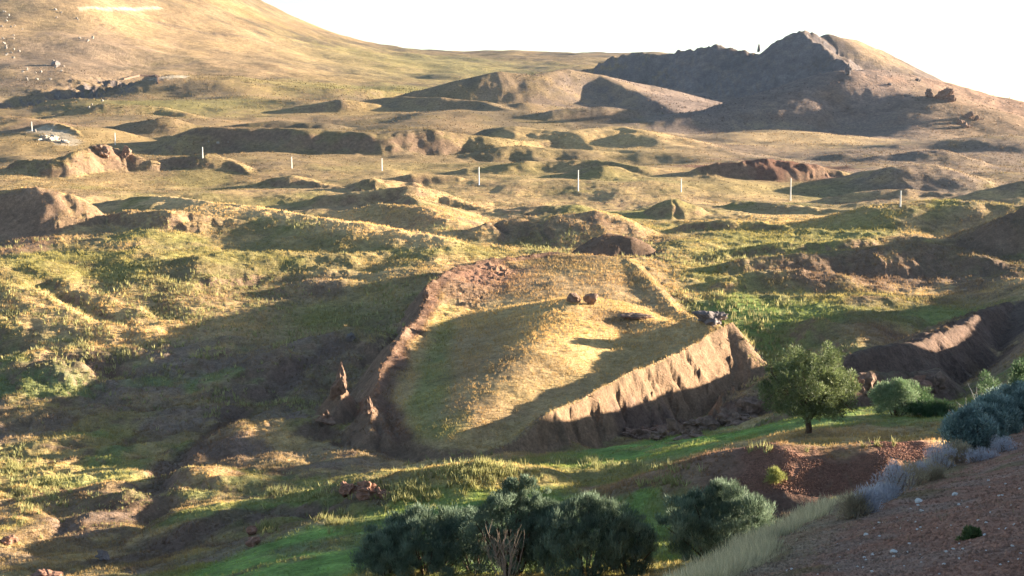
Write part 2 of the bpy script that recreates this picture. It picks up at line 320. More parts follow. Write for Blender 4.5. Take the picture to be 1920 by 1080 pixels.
# ------------------------------------------------------------------ ground material
def ground_mat(name, scale=1., bump=.6):
    m = bpy.data.materials.new(name); m.use_nodes = True; N = m.node_tree.nodes; L = m.node_tree.links; B = N['Principled BSDF']
    B.inputs['Roughness'].default_value = .95; B.inputs['Specular IOR Level'].default_value = .1
    at = N.new('ShaderNodeVertexColor'); at.layer_name = 'tint'; geo = N.new('ShaderNodeNewGeometry')
    def noise(s, d=4, r=.6):
        n = N.new('ShaderNodeTexNoise'); n.inputs['Scale'].default_value = s; n.inputs['Detail'].default_value = d; n.inputs['Roughness'].default_value = r; L.new(geo.outputs['Position'], n.inputs['Vector']); return n
    n1 = noise(.55*scale, 6, .7); n2 = noise(2.5*scale, 4, .7); n3 = noise(.08*scale, 5, .6)
    def mr(src, a, b):
        r = N.new('ShaderNodeMapRange'); L.new(src, r.inputs[0]); r.inputs[1].default_value = .3; r.inputs[2].default_value = .7; r.inputs[3].default_value = a; r.inputs[4].default_value = b; return r.outputs[0]
    mu = N.new('ShaderNodeMath'); mu.operation = 'MULTIPLY'; L.new(mr(n1.outputs[0], .62, 1.38), mu.inputs[0]); L.new(mr(n2.outputs[0], .7, 1.3), mu.inputs[1])
    mu2 = N.new('ShaderNodeMath'); mu2.operation = 'MULTIPLY'; L.new(mu.outputs[0], mu2.inputs[0]); L.new(mr(n3.outputs[0], .82, 1.18), mu2.inputs[1])
    vm = N.new('ShaderNodeVectorMath'); vm.operation = 'SCALE'; L.new(at.outputs[0], vm.inputs[0]); L.new(mu2.outputs[0], vm.inputs['Scale']); L.new(vm.outputs[0], B.inputs['Base Color'])
    bp = N.new('ShaderNodeBump'); bp.inputs['Strength'].default_value = bump; bp.inputs['Distance'].default_value = .35/scale; L.new(mu.outputs[0], bp.inputs['Height']); L.new(bp.outputs[0], B.inputs['Normal'])
    return m
# ------------------------------------------------------------------ build the ground sheet
def axis(parts):
    out = []
    for a, b, n in parts: out.append(np.linspace(a, b, n, endpoint=False))
    return np.concatenate(out+[[parts[-1][1]]])
D = DETAIL
AZ = np.radians(axis([(-180,-60,24),(-60,-22,int(110*D)),(-22,22,int(1150*D)),(22,60,int(200*D)),(60,180,24)]))
RR = np.exp(axis([(math.log(1.5),math.log(14),24),(math.log(14),math.log(75),int(260*D)),(math.log(75),math.log(420),int(620*D)),(math.log(420),math.log(900),int(260*D)),(math.log(900),math.log(3200),int(330*D)),(math.log(3200),math.log(9000),20)]))
na, nr = len(AZ), len(RR)
gx = np.sin(AZ)[None, :]*RR[:, None]; gy = np.cos(AZ)[None, :]*RR[:, None]
gz = terrain(gx, gy)
# normals of the sheet
e1 = np.stack([np.gradient(gx, axis=1), np.gradient(gy, axis=1), np.gradient(gz, axis=1)], -1)
e0 = np.stack([np.gradient(gx, axis=0), np.gradient(gy, axis=0), np.gradient(gz, axis=0)], -1)
nn = np.cross(e1, e0); nn /= np.linalg.norm(nn, axis=-1, keepdims=True)+1e-12; nn *= np.sign(nn[..., 2:3]+1e-9)
slope = np.sqrt(1-np.clip(nn[..., 2], 0, 1)**2)/np.maximum(nn[..., 2], .05)
# ------------------------------------------------------------------ ground colours (albedo of soil, straw, green grass)
STRAW = np.array((.53,.365,.16)); DRY = np.array((.37,.25,.135)); GREEN = np.array((.25,.225,.07)); LUSH = np.array((.15,.235,.06)); OLIVE = np.array((.25,.20,.085))
SOIL = np.array((.21,.135,.09)); MEADOW = np.array((.19,.30,.075)); RED = np.array((.215,.11,.075)); TAN = np.array((.225,.145,.09)); PALE = np.array((.55,.45,.33)); DARK = np.array((.10,.065,.05)); PURP = np.array((.22,.16,.13)); BRIGHT = np.array((.56,.39,.19))
def mixc(col, c, m): return col*(1-m[..., None])+np.asarray(c)*m[..., None]
r = np.hypot(gx, gy)
nA = fbm(gx, gy, 30, 4, 101); nB = fbm(gx, gy, 8, 4, 102, .6); nC = fbm(gx, gy, 120, 3, 103); nD = fbm(gx, gy, 2.2, 3, 104, .6)
col = np.broadcast_to(OLIVE, gx.shape+(3,)).copy()
col = mixc(col, DRY, sstep(-.5, .6, nA+.4*nB)); col = mixc(col, STRAW, sstep(.1, .8, nB+.5*nA+.5*nD)*.7); col = mixc(col, SOIL, sstep(.35, .9, -nB+.5*nD-.2*nC)*.6)
col = mixc(col, GREEN, sstep(.05, .8, -nA+.5*nB+.2*nD)*.7)
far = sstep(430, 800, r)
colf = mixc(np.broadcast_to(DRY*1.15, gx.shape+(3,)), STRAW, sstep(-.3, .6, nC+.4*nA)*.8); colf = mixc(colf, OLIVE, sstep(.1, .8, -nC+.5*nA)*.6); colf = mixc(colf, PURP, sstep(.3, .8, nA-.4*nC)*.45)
colf = colf*(.62-.12*sstep(1150, 1500, r))[..., None]*(1+.10*vnoise(gz/2.6, np.arctan2(gx, gy)*9, 91)*sstep(1150, 1400, r)+.16*fbm(gx, gy, 60, 4, 92, .6)*sstep(1000, 1300, r))[..., None]; rh = sstep(900, 1050, r)*sstep(5.2, 6.8, np.degrees(np.arctan2(gx, gy))+1.2*nC); colf = mixc(colf, np.array((.15,.11,.092))*(1+.3*nB[..., None]), rh*.85); fh = rh*sstep(1270, 1170, r)*sstep(11, 13, np.degrees(np.arctan2(gx, gy))+nC); colf = mixc(colf, np.array((.29,.175,.115))*(1+.25*nB[..., None]), fh*.8)  # front hill: sunlit right half painted a lighter, warmer brown
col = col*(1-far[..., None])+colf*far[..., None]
# painted ground cover: (u, v, half width px, half height px, colour, strength) around visible ground points
BL = [(1142,460,62,24,RED*.8,1.),(1050,480,40,8,TAN,.5),(200,800,260,90,DRY*.8,.5),(480,880,200,40,SOIL,.5),(350,700,300,50,PURP*.9,.5),(150,1000,140,50,DRY*.8,.5),(1240,190,230,60,PURP,.5),(1500,200,330,130,PURP,.75),(1640,98,60,22,DRY,.6),(1850,240,120,40,DRY*.7,.5),(800,120,220,30,GREEN,.5),(760,170,140,14,GREEN,.6),(300,60,400,70,DRY,.5),(120,110,130,70,PURP,.4),(560,165,120,20,GREEN,.35),
 (330,200,180,20,GREEN,.5),(450,370,190,10,GREEN,.4),(1440,320,140,18,RED,.9),(1730,335,110,28,PURP,.6),(1500,265,160,16,STRAW,.5),(1120,260,180,30,STRAW,.55),(1400,350,180,14,OLIVE,.6),
 (1450,410,170,28,STRAW,.6),(1520,440,220,10,GREEN,.6),(1320,470,200,16,GREEN,.6),(1350,520,90,40,GREEN,.9),(1480,590,110,22,LUSH,.55),(1700,600,160,18,LUSH,.55),(1360,580,60,40,LUSH,.7),(1640,670,160,40,LUSH,.6),
 (1560,510,180,36,SOIL,.9),(1750,500,110,45,SOIL,.75),(1850,470,60,60,DARK,.6),(1780,640,150,50,RED,.55),(1700,720,130,30,DARK,.6),
 (60,430,80,60,SOIL,.55),(60,250,60,16,TAN,.8),(190,285,60,14,TAN,.7),(500,395,220,16,BRIGHT,.9),(680,425,120,14,BRIGHT,.75),(380,372,80,8,BRIGHT,.7),(300,610,200,35,STRAW,.75),(100,570,120,40,STRAW,.5),(560,480,250,50,GREEN,.45),(700,560,140,40,GREEN,.4),(450,550,150,50,SOIL,.35),
 (880,470,140,20,GREEN,.6),(960,430,60,22,SOIL,.5),(1100,425,80,20,SOIL,.4),(600,540,60,24,PURP,.6),
 (300,700,300,40,PURP,.55),(120,730,100,30,PURP,.6),(500,730,90,60,SOIL,.5),(150,850,180,50,GREEN,.5),(420,840,90,16,RED,.8),(220,960,130,50,SOIL,.5),(60,900,80,60,STRAW,.5),(680,915,70,18,RED,.9),(780,905,50,18,RED,.6),(600,860,120,40,OLIVE,.5),(350,1010,250,18,DARK,.5)]
LB = [(600,1040,260,50,MEADOW,.95),(850,980,230,55,MEADOW,.9),(1150,960,260,40,MEADOW,.8),(1050,1040,300,60,MEADOW,.9),(1450,795,320,26,MEADOW,.9),(1250,840,160,22,MEADOW,.7),(1600,1040,200,60,MEADOW,.6),(900,890,120,22,STRAW,.7),(1190,915,80,14,TAN,.9),(1180,880,90,10,OLIVE,.6),
 (1500,895,230,56,RED*1.1,1.),(1690,855,100,28,RED*1.35,1.),(1400,872,110,34,RED*1.1,1.),(1600,915,150,60,RED*1.05,1.),(1330,880,60,30,SOIL,.7),(1450,960,160,30,DARK,.7)]  # red mound's right crest brighter, its sun patch painted in
BOATB = [(900,520,90,26,RED*1.35,.9),(860,550,60,24,SOIL*1.2,.9),(1050,490,120,12,TAN*.8,.5),(1100,530,140,30,DRY,.8),(950,590,180,16,STRAW,.6),(815,700,30,110,LUSH,.5),(840,800,40,22,LUSH,.45),(900,650,80,40,DRY*.95,.6),(1080,640,130,60,STRAW,.75),(1000,700,110,50,SOIL,.35),(900,780,90,40,SOIL,.4),(1150,600,60,20,TAN,.6),(728,720,16,90,SOIL,.9),(752,650,20,50,SOIL*1.1,.9),(800,570,22,30,RED*1.1,.9)]
def blobs(col, lst, ymin=0, ymax=1e9):
    H = np.array([(b[0], b[1]) for b in lst], float)
    q = hit(lambda a, b: terrain(a, b, False), H[:, 0], H[:, 1], 60 if ymin else 12, 4200, 260)
    up = hit(lambda a, b: terrain(a, b, False), H[:, 0], H[:, 1]-np.array([b[3] for b in lst]), 60 if ymin else 12, 4200, 260)
    dn = hit(lambda a, b: terrain(a, b, False), H[:, 0], H[:, 1]+np.array([b[3] for b in lst]), 60 if ymin else 12, 4200, 260)
    for b, c, u_, d_ in zip(lst, q, up, dn):
        wx = b[2]/F*c[1]; wy = max(2., min(abs(u_[1]-c[1]), 1.2*b[3]/F*c[1]*12)); wz = max(2., min(abs(c[1]-d_[1]), 1.2*b[3]/F*c[1]*12))
        dx = (gx-c[0])/wx; dy = (gy-c[1]); dy = np.where(dy > 0, dy/wy, dy/wz)
        d2 = dx*dx+dy*dy
        m = sstep(1.5, .45, np.sqrt(d2)+.35*nB+.25*nA+.12*nD)*b[5]
        col = mixc(col, b[4], m)
    return col
col = blobs(col, BL+LB, 60)
gr_ = sstep(1.2, 1.45, col[..., 1]/col[..., 0])*(r < 600); col = mixc(col, OLIVE*.9, gr_*sstep(.1, .7, nB+.6*nD)*.65); col = col*(1+(.22*nD+.18*fbm(gx, gy, 4.5, 2, 177))[..., None]*gr_[..., None])
lf = sstep(-5, -25, gx)*sstep(330, 280, gy)*(r > 120); p1 = fbm(gx+.5*gy, gy-.4*gx, 11, 4, 181, .6); p2 = fbm(gx, gy, 19, 4, 182, .6)
col = mixc(col, SOIL*.85, lf*sstep(.15, .6, p1)*.75); col = mixc(col, LUSH*1.1, lf*sstep(.2, .7, p2)*.5); col = mixc(col, PURP*1.1, lf*sstep(.2, .7, -p2+.3*p1)*.5)
bt = inboat(gx.ravel(), gy.ravel()).reshape(gx.shape)
cb2 = blobs(mixc(np.broadcast_to(DRY*.4+STRAW*.6, gx.shape+(3,)), OLIVE, sstep(-.2, .6, nA+.3*nB)*.35), BOATB, 60)
col = col*(1-bt[..., None])+cb2*bt[..., None]
# bare earth where it is steep
dB = pdist(gx.ravel(), gy.ravel(), BOAT).reshape(gx.shape)
wall = sstep(16, 9, dB)*(1-bt)*sstep(.3, .6, slope)
rim = pdist(gx.ravel(), gy.ravel(), BOAT[:8]).reshape(gx.shape) if False else segd(gx.ravel(), gy.ravel(), np.c_[BOAT[:8], np.zeros(8)])[0].reshape(gx.shape)
col = mixc(col, (RED*.45+SOIL*.4)*(1+.25*nD[..., None]), sstep(3.6, 1.4, rim+.8*nB)*.95)
st = sstep(.42, .85, slope+.12*nB)*(r > 75)*(r < 1100)
col = mixc(col, SOIL, st*.85)
rightflank = (gx > -5) & (gy < 275)
col = mixc(col, TAN*1.05, wall*rightflank); col = mixc(col, SOIL, wall*(~rightflank)*.9)
rocky = sstep(.5, .9, slope)*(r > 1200); col = mixc(col, np.array((.13,.11,.11)), rocky*.8)
# coloured bands following single landforms: (pixels on it, width m, colour, strength)
for pts, wd, cc, st_ in [([(290,368),(420,386),(560,406),(700,431),(815,449)], 9, BRIGHT, .9), ([(1600,690),(1660,672),(1720,660),(1790,625),(1850,606),(1915,580)], 9, DARK*1.35, .95), ([(1580,725),(1640,712),(1700,708),(1760,702)], 6, DARK*1.3, .9),  # right ravine wall: dark red soil, darkened further in place of shade
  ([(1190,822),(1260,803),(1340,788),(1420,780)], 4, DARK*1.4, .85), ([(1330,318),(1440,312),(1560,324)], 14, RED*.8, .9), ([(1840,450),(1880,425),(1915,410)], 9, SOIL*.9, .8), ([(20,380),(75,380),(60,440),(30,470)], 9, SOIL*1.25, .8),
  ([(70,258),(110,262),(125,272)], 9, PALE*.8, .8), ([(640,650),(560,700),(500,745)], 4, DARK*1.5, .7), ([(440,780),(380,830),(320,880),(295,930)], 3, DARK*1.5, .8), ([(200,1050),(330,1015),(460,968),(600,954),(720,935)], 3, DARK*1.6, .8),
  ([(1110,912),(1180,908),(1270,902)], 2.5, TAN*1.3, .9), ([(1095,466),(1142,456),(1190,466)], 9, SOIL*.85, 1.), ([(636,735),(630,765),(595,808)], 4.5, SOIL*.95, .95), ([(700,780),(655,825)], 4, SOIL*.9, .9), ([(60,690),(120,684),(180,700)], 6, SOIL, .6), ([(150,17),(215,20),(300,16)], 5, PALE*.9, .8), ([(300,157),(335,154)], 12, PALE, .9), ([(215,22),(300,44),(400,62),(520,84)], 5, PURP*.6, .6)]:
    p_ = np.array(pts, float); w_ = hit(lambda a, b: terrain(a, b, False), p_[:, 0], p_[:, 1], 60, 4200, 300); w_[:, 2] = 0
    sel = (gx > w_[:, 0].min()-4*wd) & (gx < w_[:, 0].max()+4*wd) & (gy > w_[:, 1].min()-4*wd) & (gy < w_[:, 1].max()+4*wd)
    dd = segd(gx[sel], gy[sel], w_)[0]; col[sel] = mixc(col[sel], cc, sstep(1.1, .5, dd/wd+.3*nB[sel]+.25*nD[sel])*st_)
# near slope
zn, s_, d_ = nearslope(gx.ravel(), gy.ravel()); s_ = s_.reshape(gx.shape); d_ = d_.reshape(gx.shape)
sn = np.where(s_ > 0, -d_, d_)
nearm = sstep(-1.2, .6, sn+.5*nD)*(r < 150)
nc = mixc(np.broadcast_to(np.array((.32,.17,.115)), gx.shape+(3,)), np.array((.30,.195,.145)), sstep(-.3, .8, fbm(gx, gy, 1.1, 4, 120, .6)))
nc = mixc(nc, OLIVE*.7, sstep(.35, .8, fbm(gx, gy, 2.5, 3, 121))*.6); nc = mixc(nc, np.array((.3,.24,.13)), sstep(2.2, .6, sn)*.5)
col = col*(1-nearm[..., None])+nc*nearm[..., None]
near_face = sstep(.5, -1, sn)*(d_ < 40)*(r < 110)*(gz > -30); col = mixc(col, DRY*.8, near_face*.8)
idx = np.arange(na*nr).reshape(nr, na)
quads = np.stack([idx[:-1, :-1], idx[1:, :-1], idx[1:, 1:], idx[:-1, 1:]], -1).reshape(-1, 4)[:, ::-1]
V = np.stack([gx, gy, gz], -1).reshape(-1, 3); COL = col.reshape(-1, 3)
fc = V[quads].mean(1)
cr = np.hypot(fc[:, 0], fc[:, 1]); azd = np.degrees(np.arctan2(fc[:, 0], fc[:, 1]))
def px(p):
    y = p[:, 1]; X = p[:, 0]; Z = p[:, 2]; dep = y*cp-Z*sp; up = y*sp+Z*cp
    return 960+F*X/np.maximum(dep, 1e-3), 540-F*up/np.maximum(dep, 1e-3)
us = np.clip(azd, -40, 40)
ib = inboat(fc[:, 0], fc[:, 1]) > .5
sn_f = sn.reshape(-1)[quads[:, 0]]
part = np.zeros(len(quads), int)
part[ib] = 1
part[(sn_f > -.5) & (cr < 140)] = 2
m_l = (cr > 1330) & (azd < 3); part[m_l] = 3
m_r = (cr > 1010) & (azd > 5.6) & (cr < 2100); part[m_r] = 4
G = ground_mat('grassy_ground', 1.); G2 = ground_mat('near_soil', 6., .5); G3 = ground_mat('far_grass', .22, .5)
info = [('ground', G, 'rolling dry grassland with hummocks, gullies and green patches'), ('boat_shaped_mound', G, 'long boat shaped earth mound with raised rim in the middle of the valley'), ('slope', G2, 'bare reddish brown stony slope in the near right corner'),
        ('mountain', G3, 'broad straw coloured mountain side rising at the upper left'), ('hill', G3, 'steep rocky topped hill with a shaded left face at the upper right')]
for i, (nm, mt, lb) in enumerate(info):
    q = quads[part == i]; uq, inv = np.unique(q, return_inverse=True)
    me = mesh_from(nm, V[uq], inv.reshape(q.shape), mt, COL[uq]); obj(nm, me, kind='structure', label=lb)

# ================================================================== objects
G1 = lambda u, v, y0=60: hit(terrain, [u], [v], y0, 4200, 420)[0]
def gz1(x, y): return float(terrain(np.array([x]), np.array([y]))[0])
def mat(name, c, rough=.8, var=.25, sc=3., trans=0., bump=.0, vcol=False):
    m = bpy.data.materials.new(name); m.use_nodes = True; N = m.node_tree.nodes; L = m.node_tree.links; B = N['Principled BSDF']
    B.inputs['Roughness'].default_value = rough; B.inputs['Specular IOR Level'].default_value = .2
    g = N.new('ShaderNodeNewGeometry'); n = N.new('ShaderNodeTexNoise'); n.inputs['Scale'].default_value = sc; n.inputs['Detail'].default_value = 5; L.new(g.outputs['Position'], n.inputs['Vector'])
    r_ = N.new('ShaderNodeMapRange'); L.new(n.outputs[0], r_.inputs[0]); r_.inputs[1].default_value = .3; r_.inputs[2].default_value = .7; r_.inputs[3].default_value = 1-var; r_.inputs[4].default_value = 1+var
    vm = N.new('ShaderNodeVectorMath'); vm.operation = 'SCALE'; L.new(r_.outputs[0], vm.inputs['Scale'])
    if vcol:
        at = N.new('ShaderNodeVertexColor'); at.layer_name = 'tint'; L.new(at.outputs[0], vm.inputs[0])
    else: vm.inputs[0].default_value = c
    L.new(vm.outputs[0], B.inputs['Base Color'])
    if bump:
        b = N.new('ShaderNodeBump'); b.inputs['Strength'].default_value = bump; b.inputs['Distance'].default_value = .2; L.new(n.outputs[0], b.inputs['Height']); L.new(b.outputs[0], B.inputs['Normal'])
    if trans:
        t = N.new('ShaderNodeBsdfTranslucent'); L.new(vm.outputs[0], t.inputs[0]); mx = N.new('ShaderNodeMixShader'); mx.inputs[0].default_value = trans
        L.new(B.outputs[0], mx.inputs[1]); L.new(t.outputs[0], mx.inputs[2]); L.new(mx.outputs[0], N['Material Output'].inputs[0])
    return m
M_POLE = mat('whitewashed_concrete', (.72,.70,.66), .8, .08)
M_BARK = mat('dark_bark', (.10,.065,.045), .9, .4, 8, 0, .6)
M_TWIG = mat('dry_twigs', (.30,.23,.18), .9, .25, 5)
M_LEAF = mat('leaves', (.1,.15,.05), .6, .25, 1.2, .3, vcol=True)
M_GRASS = mat('grass_blades', (.3,.3,.1), .8, .2, .3, .35, vcol=True)
M_ROCK = mat('earthy_rock', (.22,.14,.10), .9, .4, 1.5, 0, .8)
M_REDROCK = mat('red_rock', (.27,.145,.10), .9, .35, 2., 0, .8)
M_GREYROCK = mat('grey_rock', (.17,.145,.14), .9, .35, .25, 0, .8)
M_PALEROCK = mat('pale_rock', (.36,.31,.26), .9, .25, .8, 0, .6)
M_STONE = mat('white_stone', (.62,.58,.54), .8, .15, 12)
# ---- utility poles
def pole_mesh(h):
    n = 10; V = []; F_ = []
    prof = [(0,.30),(.15,.30),(.16,.27),(h-.25,.19),(h-.22,.24),(h-.02,.24),(h,.16)]
    for z_, r_ in prof:
        for k in range(n): V.append((r_*math.cos(2*math.pi*k/n), r_*math.sin(2*math.pi*k/n), z_))
    for i in range(len(prof)-1):
        for k in range(n): F_.append((i*n+k, i*n+(k+1) % n, (i+1)*n+(k+1) % n, (i+1)*n+k))
    V.append((0, 0, h)); t = len(V)-1
    for k in range(0, n): F_.append(((len(prof)-1)*n+k, (len(prof)-1)*n+(k+1) % n, t, t))
    V = np.array(V); me = bpy.data.meshes.new('utility_pole'); me.from_pydata(V.tolist(), [], [tuple(dict.fromkeys(f)) for f in F_]); me.materials.append(M_POLE); me.update(); return me
PL = [(60,228,246,'far left white pole above the pale rock outcrop'),(216,249,272,'white pole standing on the rocky hummock at the left'),(380,281,297,'short looking white pole on the dark hummock left of the big shaded slope'),
 (547,294,316,'white pole below the big blue shaded slope on the left side'),(716,297,320,'white pole just behind the dark green bushy hummock'),(898,313,347,'white pole above the cracked mounds'),
 (1084,319,358,'white pole almost straight above the dark prow mound'),(1277,335,360,'white pole beside the small dark mound, faint against the hills'),(1482,334,376,'tallest looking white pole, in front of the red cliff'),(1688,358,388,'rightmost white pole, below the tan hill')]
for u, v0, v1, lb in PL:
    g = G1(u, v1); Y = g[1]; top = P(u, v0, Y); h = max(5., top[2]-g[2])
    obj('utility_pole', pole_mesh(h+.3), None, (g[0], g[1], g[2]-.3), label=lb, category='utility pole', group='white poles of the power line')
# ---- rocks
ORD = ['first','second','third','fourth','fifth','sixth','seventh','eighth','ninth','tenth','eleventh','twelfth','thirteenth','fourteenth','fifteenth','sixteenth']
def ico(sub):
    import bmesh
    bm = bmesh.new(); bmesh.ops.create_icosphere(bm, subdivisions=sub, radius=1); V = np.array([v.co[:] for v in bm.verts]); F_ = np.array([[v.index for v in f.verts] for f in bm.faces]); bm.free(); return V, F_
ICO = {k: ico(k) for k in (2, 3, 4, 5)}
def rock_mesh(name, size, seed, m, sub=4, jag=.35, taper=0., cut=True):
    V, F_ = ICO[sub]; V = V.copy(); q = np.random.default_rng(seed)
    for k in range(9 if cut else 0):      # chop planes: flat faces and edges
        n = q.normal(size=3); n /= np.linalg.norm(n); dd = q.uniform(.5, .85); t = V@n-dd; V = V-np.maximum(t, 0)[:, None]*n
    a = seed*7.3
    d = fbm(V[:, 0]*1.5+a, V[:, 1]*1.5+V[:, 2]*2.1, 1., 4, seed, .6)+fbm(V[:, 2]*1.7-a, V[:, 0]*1.3+V[:, 1], 1., 4, seed+5, .6)
    an = np.arctan2(V[:, 1], V[:, 0]); d = d+.5*fbm(an*2.2+a, V[:, 2]*.5, 1., 3, seed+9, .6)
    V = V*(1+jag*.42*d)[:, None]
    if taper: V[:, :2] *= np.clip(1-taper*(V[:, 2:3]+.2), .12, 2)
    V = V*np.array(size)[None]/2
    return mesh_from(name, V, F_, m, smooth=False)
def rock(name, u, v, wpx, hpx, seed, m, label, cat='rock', dm=None, group=None, sub=4, jag=.35, taper=0., sink=.25, y0=60, Y=None, rz=0):
    g = G1(u, v, y0) if Y is None else P(u, v, Y); sc_ = g[1]/F; wd = wpx*sc_; hh = hpx*sc_
    me = rock_mesh(name, (wd, dm or wd*.8, hh*(1+sink)), seed, m, sub, jag, taper)
    o = obj(name, me, None, (g[0], g[1]+(dm or wd*.8)*.2, g[2]+hh*(1+sink)/2-hh*sink)); o.rotation_euler.z = rz
    o['label'] = label; o['category'] = cat
    if group: o['group'] = group
    return o
rock('boulder', 1077, 568, 30, 20, 3, M_ROCK, 'left one of two brown boulders on top of the boat shaped mound', 'boulder', group='pair of boulders on the mound', jag=.3)
rock('boulder', 1108, 572, 32, 22, 5, M_ROCK, 'right one of two brown boulders on top of the boat shaped mound', 'boulder', group='pair of boulders on the mound', jag=.3)
rock('rock_ledge', 1190, 598, 70, 10, 8, M_ROCK, 'pale broken rock ledge right of the two boulders on the mound', 'rock ledge', jag=.5)
rock('rock_outcrop', 1338, 608, 70, 26, 12, M_GREYROCK, 'jagged dark crag at the high right corner of the boat shaped mound', 'rock outcrop', dm=5, jag=.8)
rock('rock_spire', 638, 742, 30, 60, 21, M_ROCK, 'sunlit pointed brown rock spire beside the left end of the boat shaped mound', 'rock spire', dm=2.4, jag=.4, taper=.42, sink=.3, sub=5)
rock('rock_spire', 612, 796, 40, 26, 23, M_ROCK, 'shaded leaning slab of rock directly below the sunlit spire', 'rock spire', dm=3, jag=.7, taper=.4, sink=.3, sub=5)
rock('rock_stub', 690, 778, 26, 36, 25, M_ROCK, 'small dark rock stub on the lower left rim of the mound', 'rock', jag=.6, taper=.5)
rock('rock_stub', 657, 640, 30, 18, 27, M_GREYROCK, 'small dark slanting rock on the grassy slope left of the mound rim', 'rock', jag=.6, taper=.3)
rock('rock_tooth', 797, 562, 16, 22, 29, M_ROCK, 'dark rock tooth on the left rim of the mound', 'rock', jag=.6, taper=.5)

rock('rock_pinnacle', 1423, 97, 8, 15, 33, M_GREYROCK, 'tiny leaning pinnacle in the saddle left of the shaded summit', 'rock', Y=1585, jag=.5, taper=.4)
rock('rock_outcrop', 1765, 188, 52, 18, 35, M_ROCK, 'sunlit reddish crag on the right shoulder of the hill', 'rock outcrop', dm=10, jag=.8, sub=5, sink=1.)
for i, (u, v, w_, h_) in enumerate([(1742,182,16,16),(1786,192,14,14),(1800,232,16,12),(1818,222,14,14),(1812,240,18,10),(1832,226,9,9),(1590,140,14,18),(1668,160,8,6),(1720,152,10,7)]):
    rock('crag', u, v, w_, h_, 50+i, M_ROCK if i < 6 else M_GREYROCK, 'small outcrop on the rocky hill, '+ORD[i]+' counted from the big crag', 'crag', group='small crags on the rocky hill', sub=3, jag=.8)
for i, (u, v, w_, h_) in enumerate([(80,262,34,8),(100,264,34,11),(118,268,28,8),(66,248,10,6),(190,288,30,14),(232,292,26,14)]):
    rock('pale_outcrop', u, v, w_, h_, 70+i, M_PALEROCK if i < 4 else M_ROCK, ['wide pale chalky outcrop below the far left pole', 'tallest pale chalky outcrop below the far left pole', 'rightmost pale chalky outcrop below the far left pole', 'small pale block right at the foot of the far left pole', 'brown rock cap on the hummock left of the second pole', 'brown rock cap on the hummock right of the second pole'][i], 'rock outcrop', jag=.9, sink=.8)
q = np.random.default_rng(5); k_ = 0
for cx_, cy_, n_, sx, sy in [(20,50,16,22,34),(105,120,8,28,10),(25,100,8,18,12),(112,30,5,30,25),(155,78,4,16,8),(50,145,10,40,14),(140,170,6,30,12),(420,268,3,20,4),(170,195,4,90,8)]:
    for j in range(n_):
        u = cx_+q.normal()*sx*.6; v = cy_+q.normal()*sy*.6; s_ = q.uniform(3, 6.5)
        if u < 2 or v < 3: continue
        rock('boulder', u, v, s_, s_*.8, 200+k_, M_PALEROCK, 'small pale boulder scattered on the upper left mountainside', 'boulder', group='pale boulders scattered on the mountainside', sub=2, jag=.5); k_ += 1
rock('boulder', 105, 125, 18, 12, 90, M_GREYROCK, 'largest grey boulder on the upper left mountainside', 'boulder', sub=3, jag=.5)
for i, (u, v, w_, h_) in enumerate([(655,930,44,26),(690,932,50,28),(715,934,26,18)]):
    rock('clay_lump', u, v, w_, h_, 110+i, M_REDROCK, ['left lump of crumbly red clay beside the green meadow', 'middle and widest lump of crumbly red clay beside the green meadow', 'right lump of crumbly red clay beside the green meadow'][i], 'clay lump', jag=.9, group='red clay lumps')
for i, (u, v, w_, h_, lb) in enumerate([(472,1004,24,18,'rounded sunlit red rock above the edge of the green meadow'),(474,1024,28,20,'second sunlit red rock, below the first at the edge of the meadow'),(18,1022,34,16,'sunlit pinkish rock at the lower left edge'),(85,1088,54,18,'sunlit orange rock cut by the bottom edge at the left'),
    (190,1050,30,20,'dark grey boulder in the ditch at the lower left')]):
    rock('boulder', u, v, w_, h_, 130+i, M_REDROCK if i < 4 else M_GREYROCK, lb, 'boulder', jag=.5)
for i in range(16):
    u = 1190+i*15+q.normal()*4; v = 826-(i*15)*.18+q.normal()*5
    rock('rough_rock', u, v, q.uniform(40, 66), q.uniform(14, 28), 300+i, M_ROCK, 'dark jagged rock in the broken band below the boat shaped mound, '+ORD[i]+' from the left', 'rock', group='dark rocks below the mound', sub=4, jag=.9, sink=.8)
for i in range(9):
    u = 1590+i*22+q.normal()*4; v = 738-abs(i-4)*2+q.normal()*5
    rock('rough_rock', u, v, q.uniform(24, 44), q.uniform(18, 36), 330+i, M_ROCK if i % 3 else M_REDROCK, 'broken dark red rock at the foot of the ravine wall, '+ORD[i]+' from the left', 'rock', group='dark rocks of the ravine wall', sub=3, jag=.9)
# ---- dry stone enclosure far left
def wall_run(pts):
    V = []; F_ = []
    for a, b in zip(pts[:-1], pts[1:]):
        L_ = math.dist(a[:2], b[:2]); n = max(2, int(L_/2)); d = ((b[0]-a[0])/L_, (b[1]-a[1])/L_); nrm = (-d[1]*.6, d[0]*.6); b0 = len(V)
        for i in range(n+1):
            t = i/n; x = a[0]+(b[0]-a[0])*t; y = a[1]+(b[1]-a[1])*t; z = gz1(x, y); tp = 1.7+random.uniform(-.25, .25)
            V += [(x-nrm[0], y-nrm[1], z-.5), (x-nrm[0]*.8, y-nrm[1]*.8, z+tp), (x+nrm[0]*.8, y+nrm[1]*.8, z+tp), (x+nrm[0], y+nrm[1], z-.5)]
        for i in range(n):
            for k in range(3): F_.append((b0+i*4+k, b0+i*4+k+1, b0+i*4+5+k, b0+i*4+4+k))
        F_ += [(b0, b0+1, b0+2, b0+3), (b0+n*4, b0+n*4+3, b0+n*4+2, b0+n*4+1)]
    me = bpy.data.meshes.new('stone_wall'); me.from_pydata(V, [], F_); me.materials.append(M_PALEROCK if False else M_ROCK); me.update(); return me
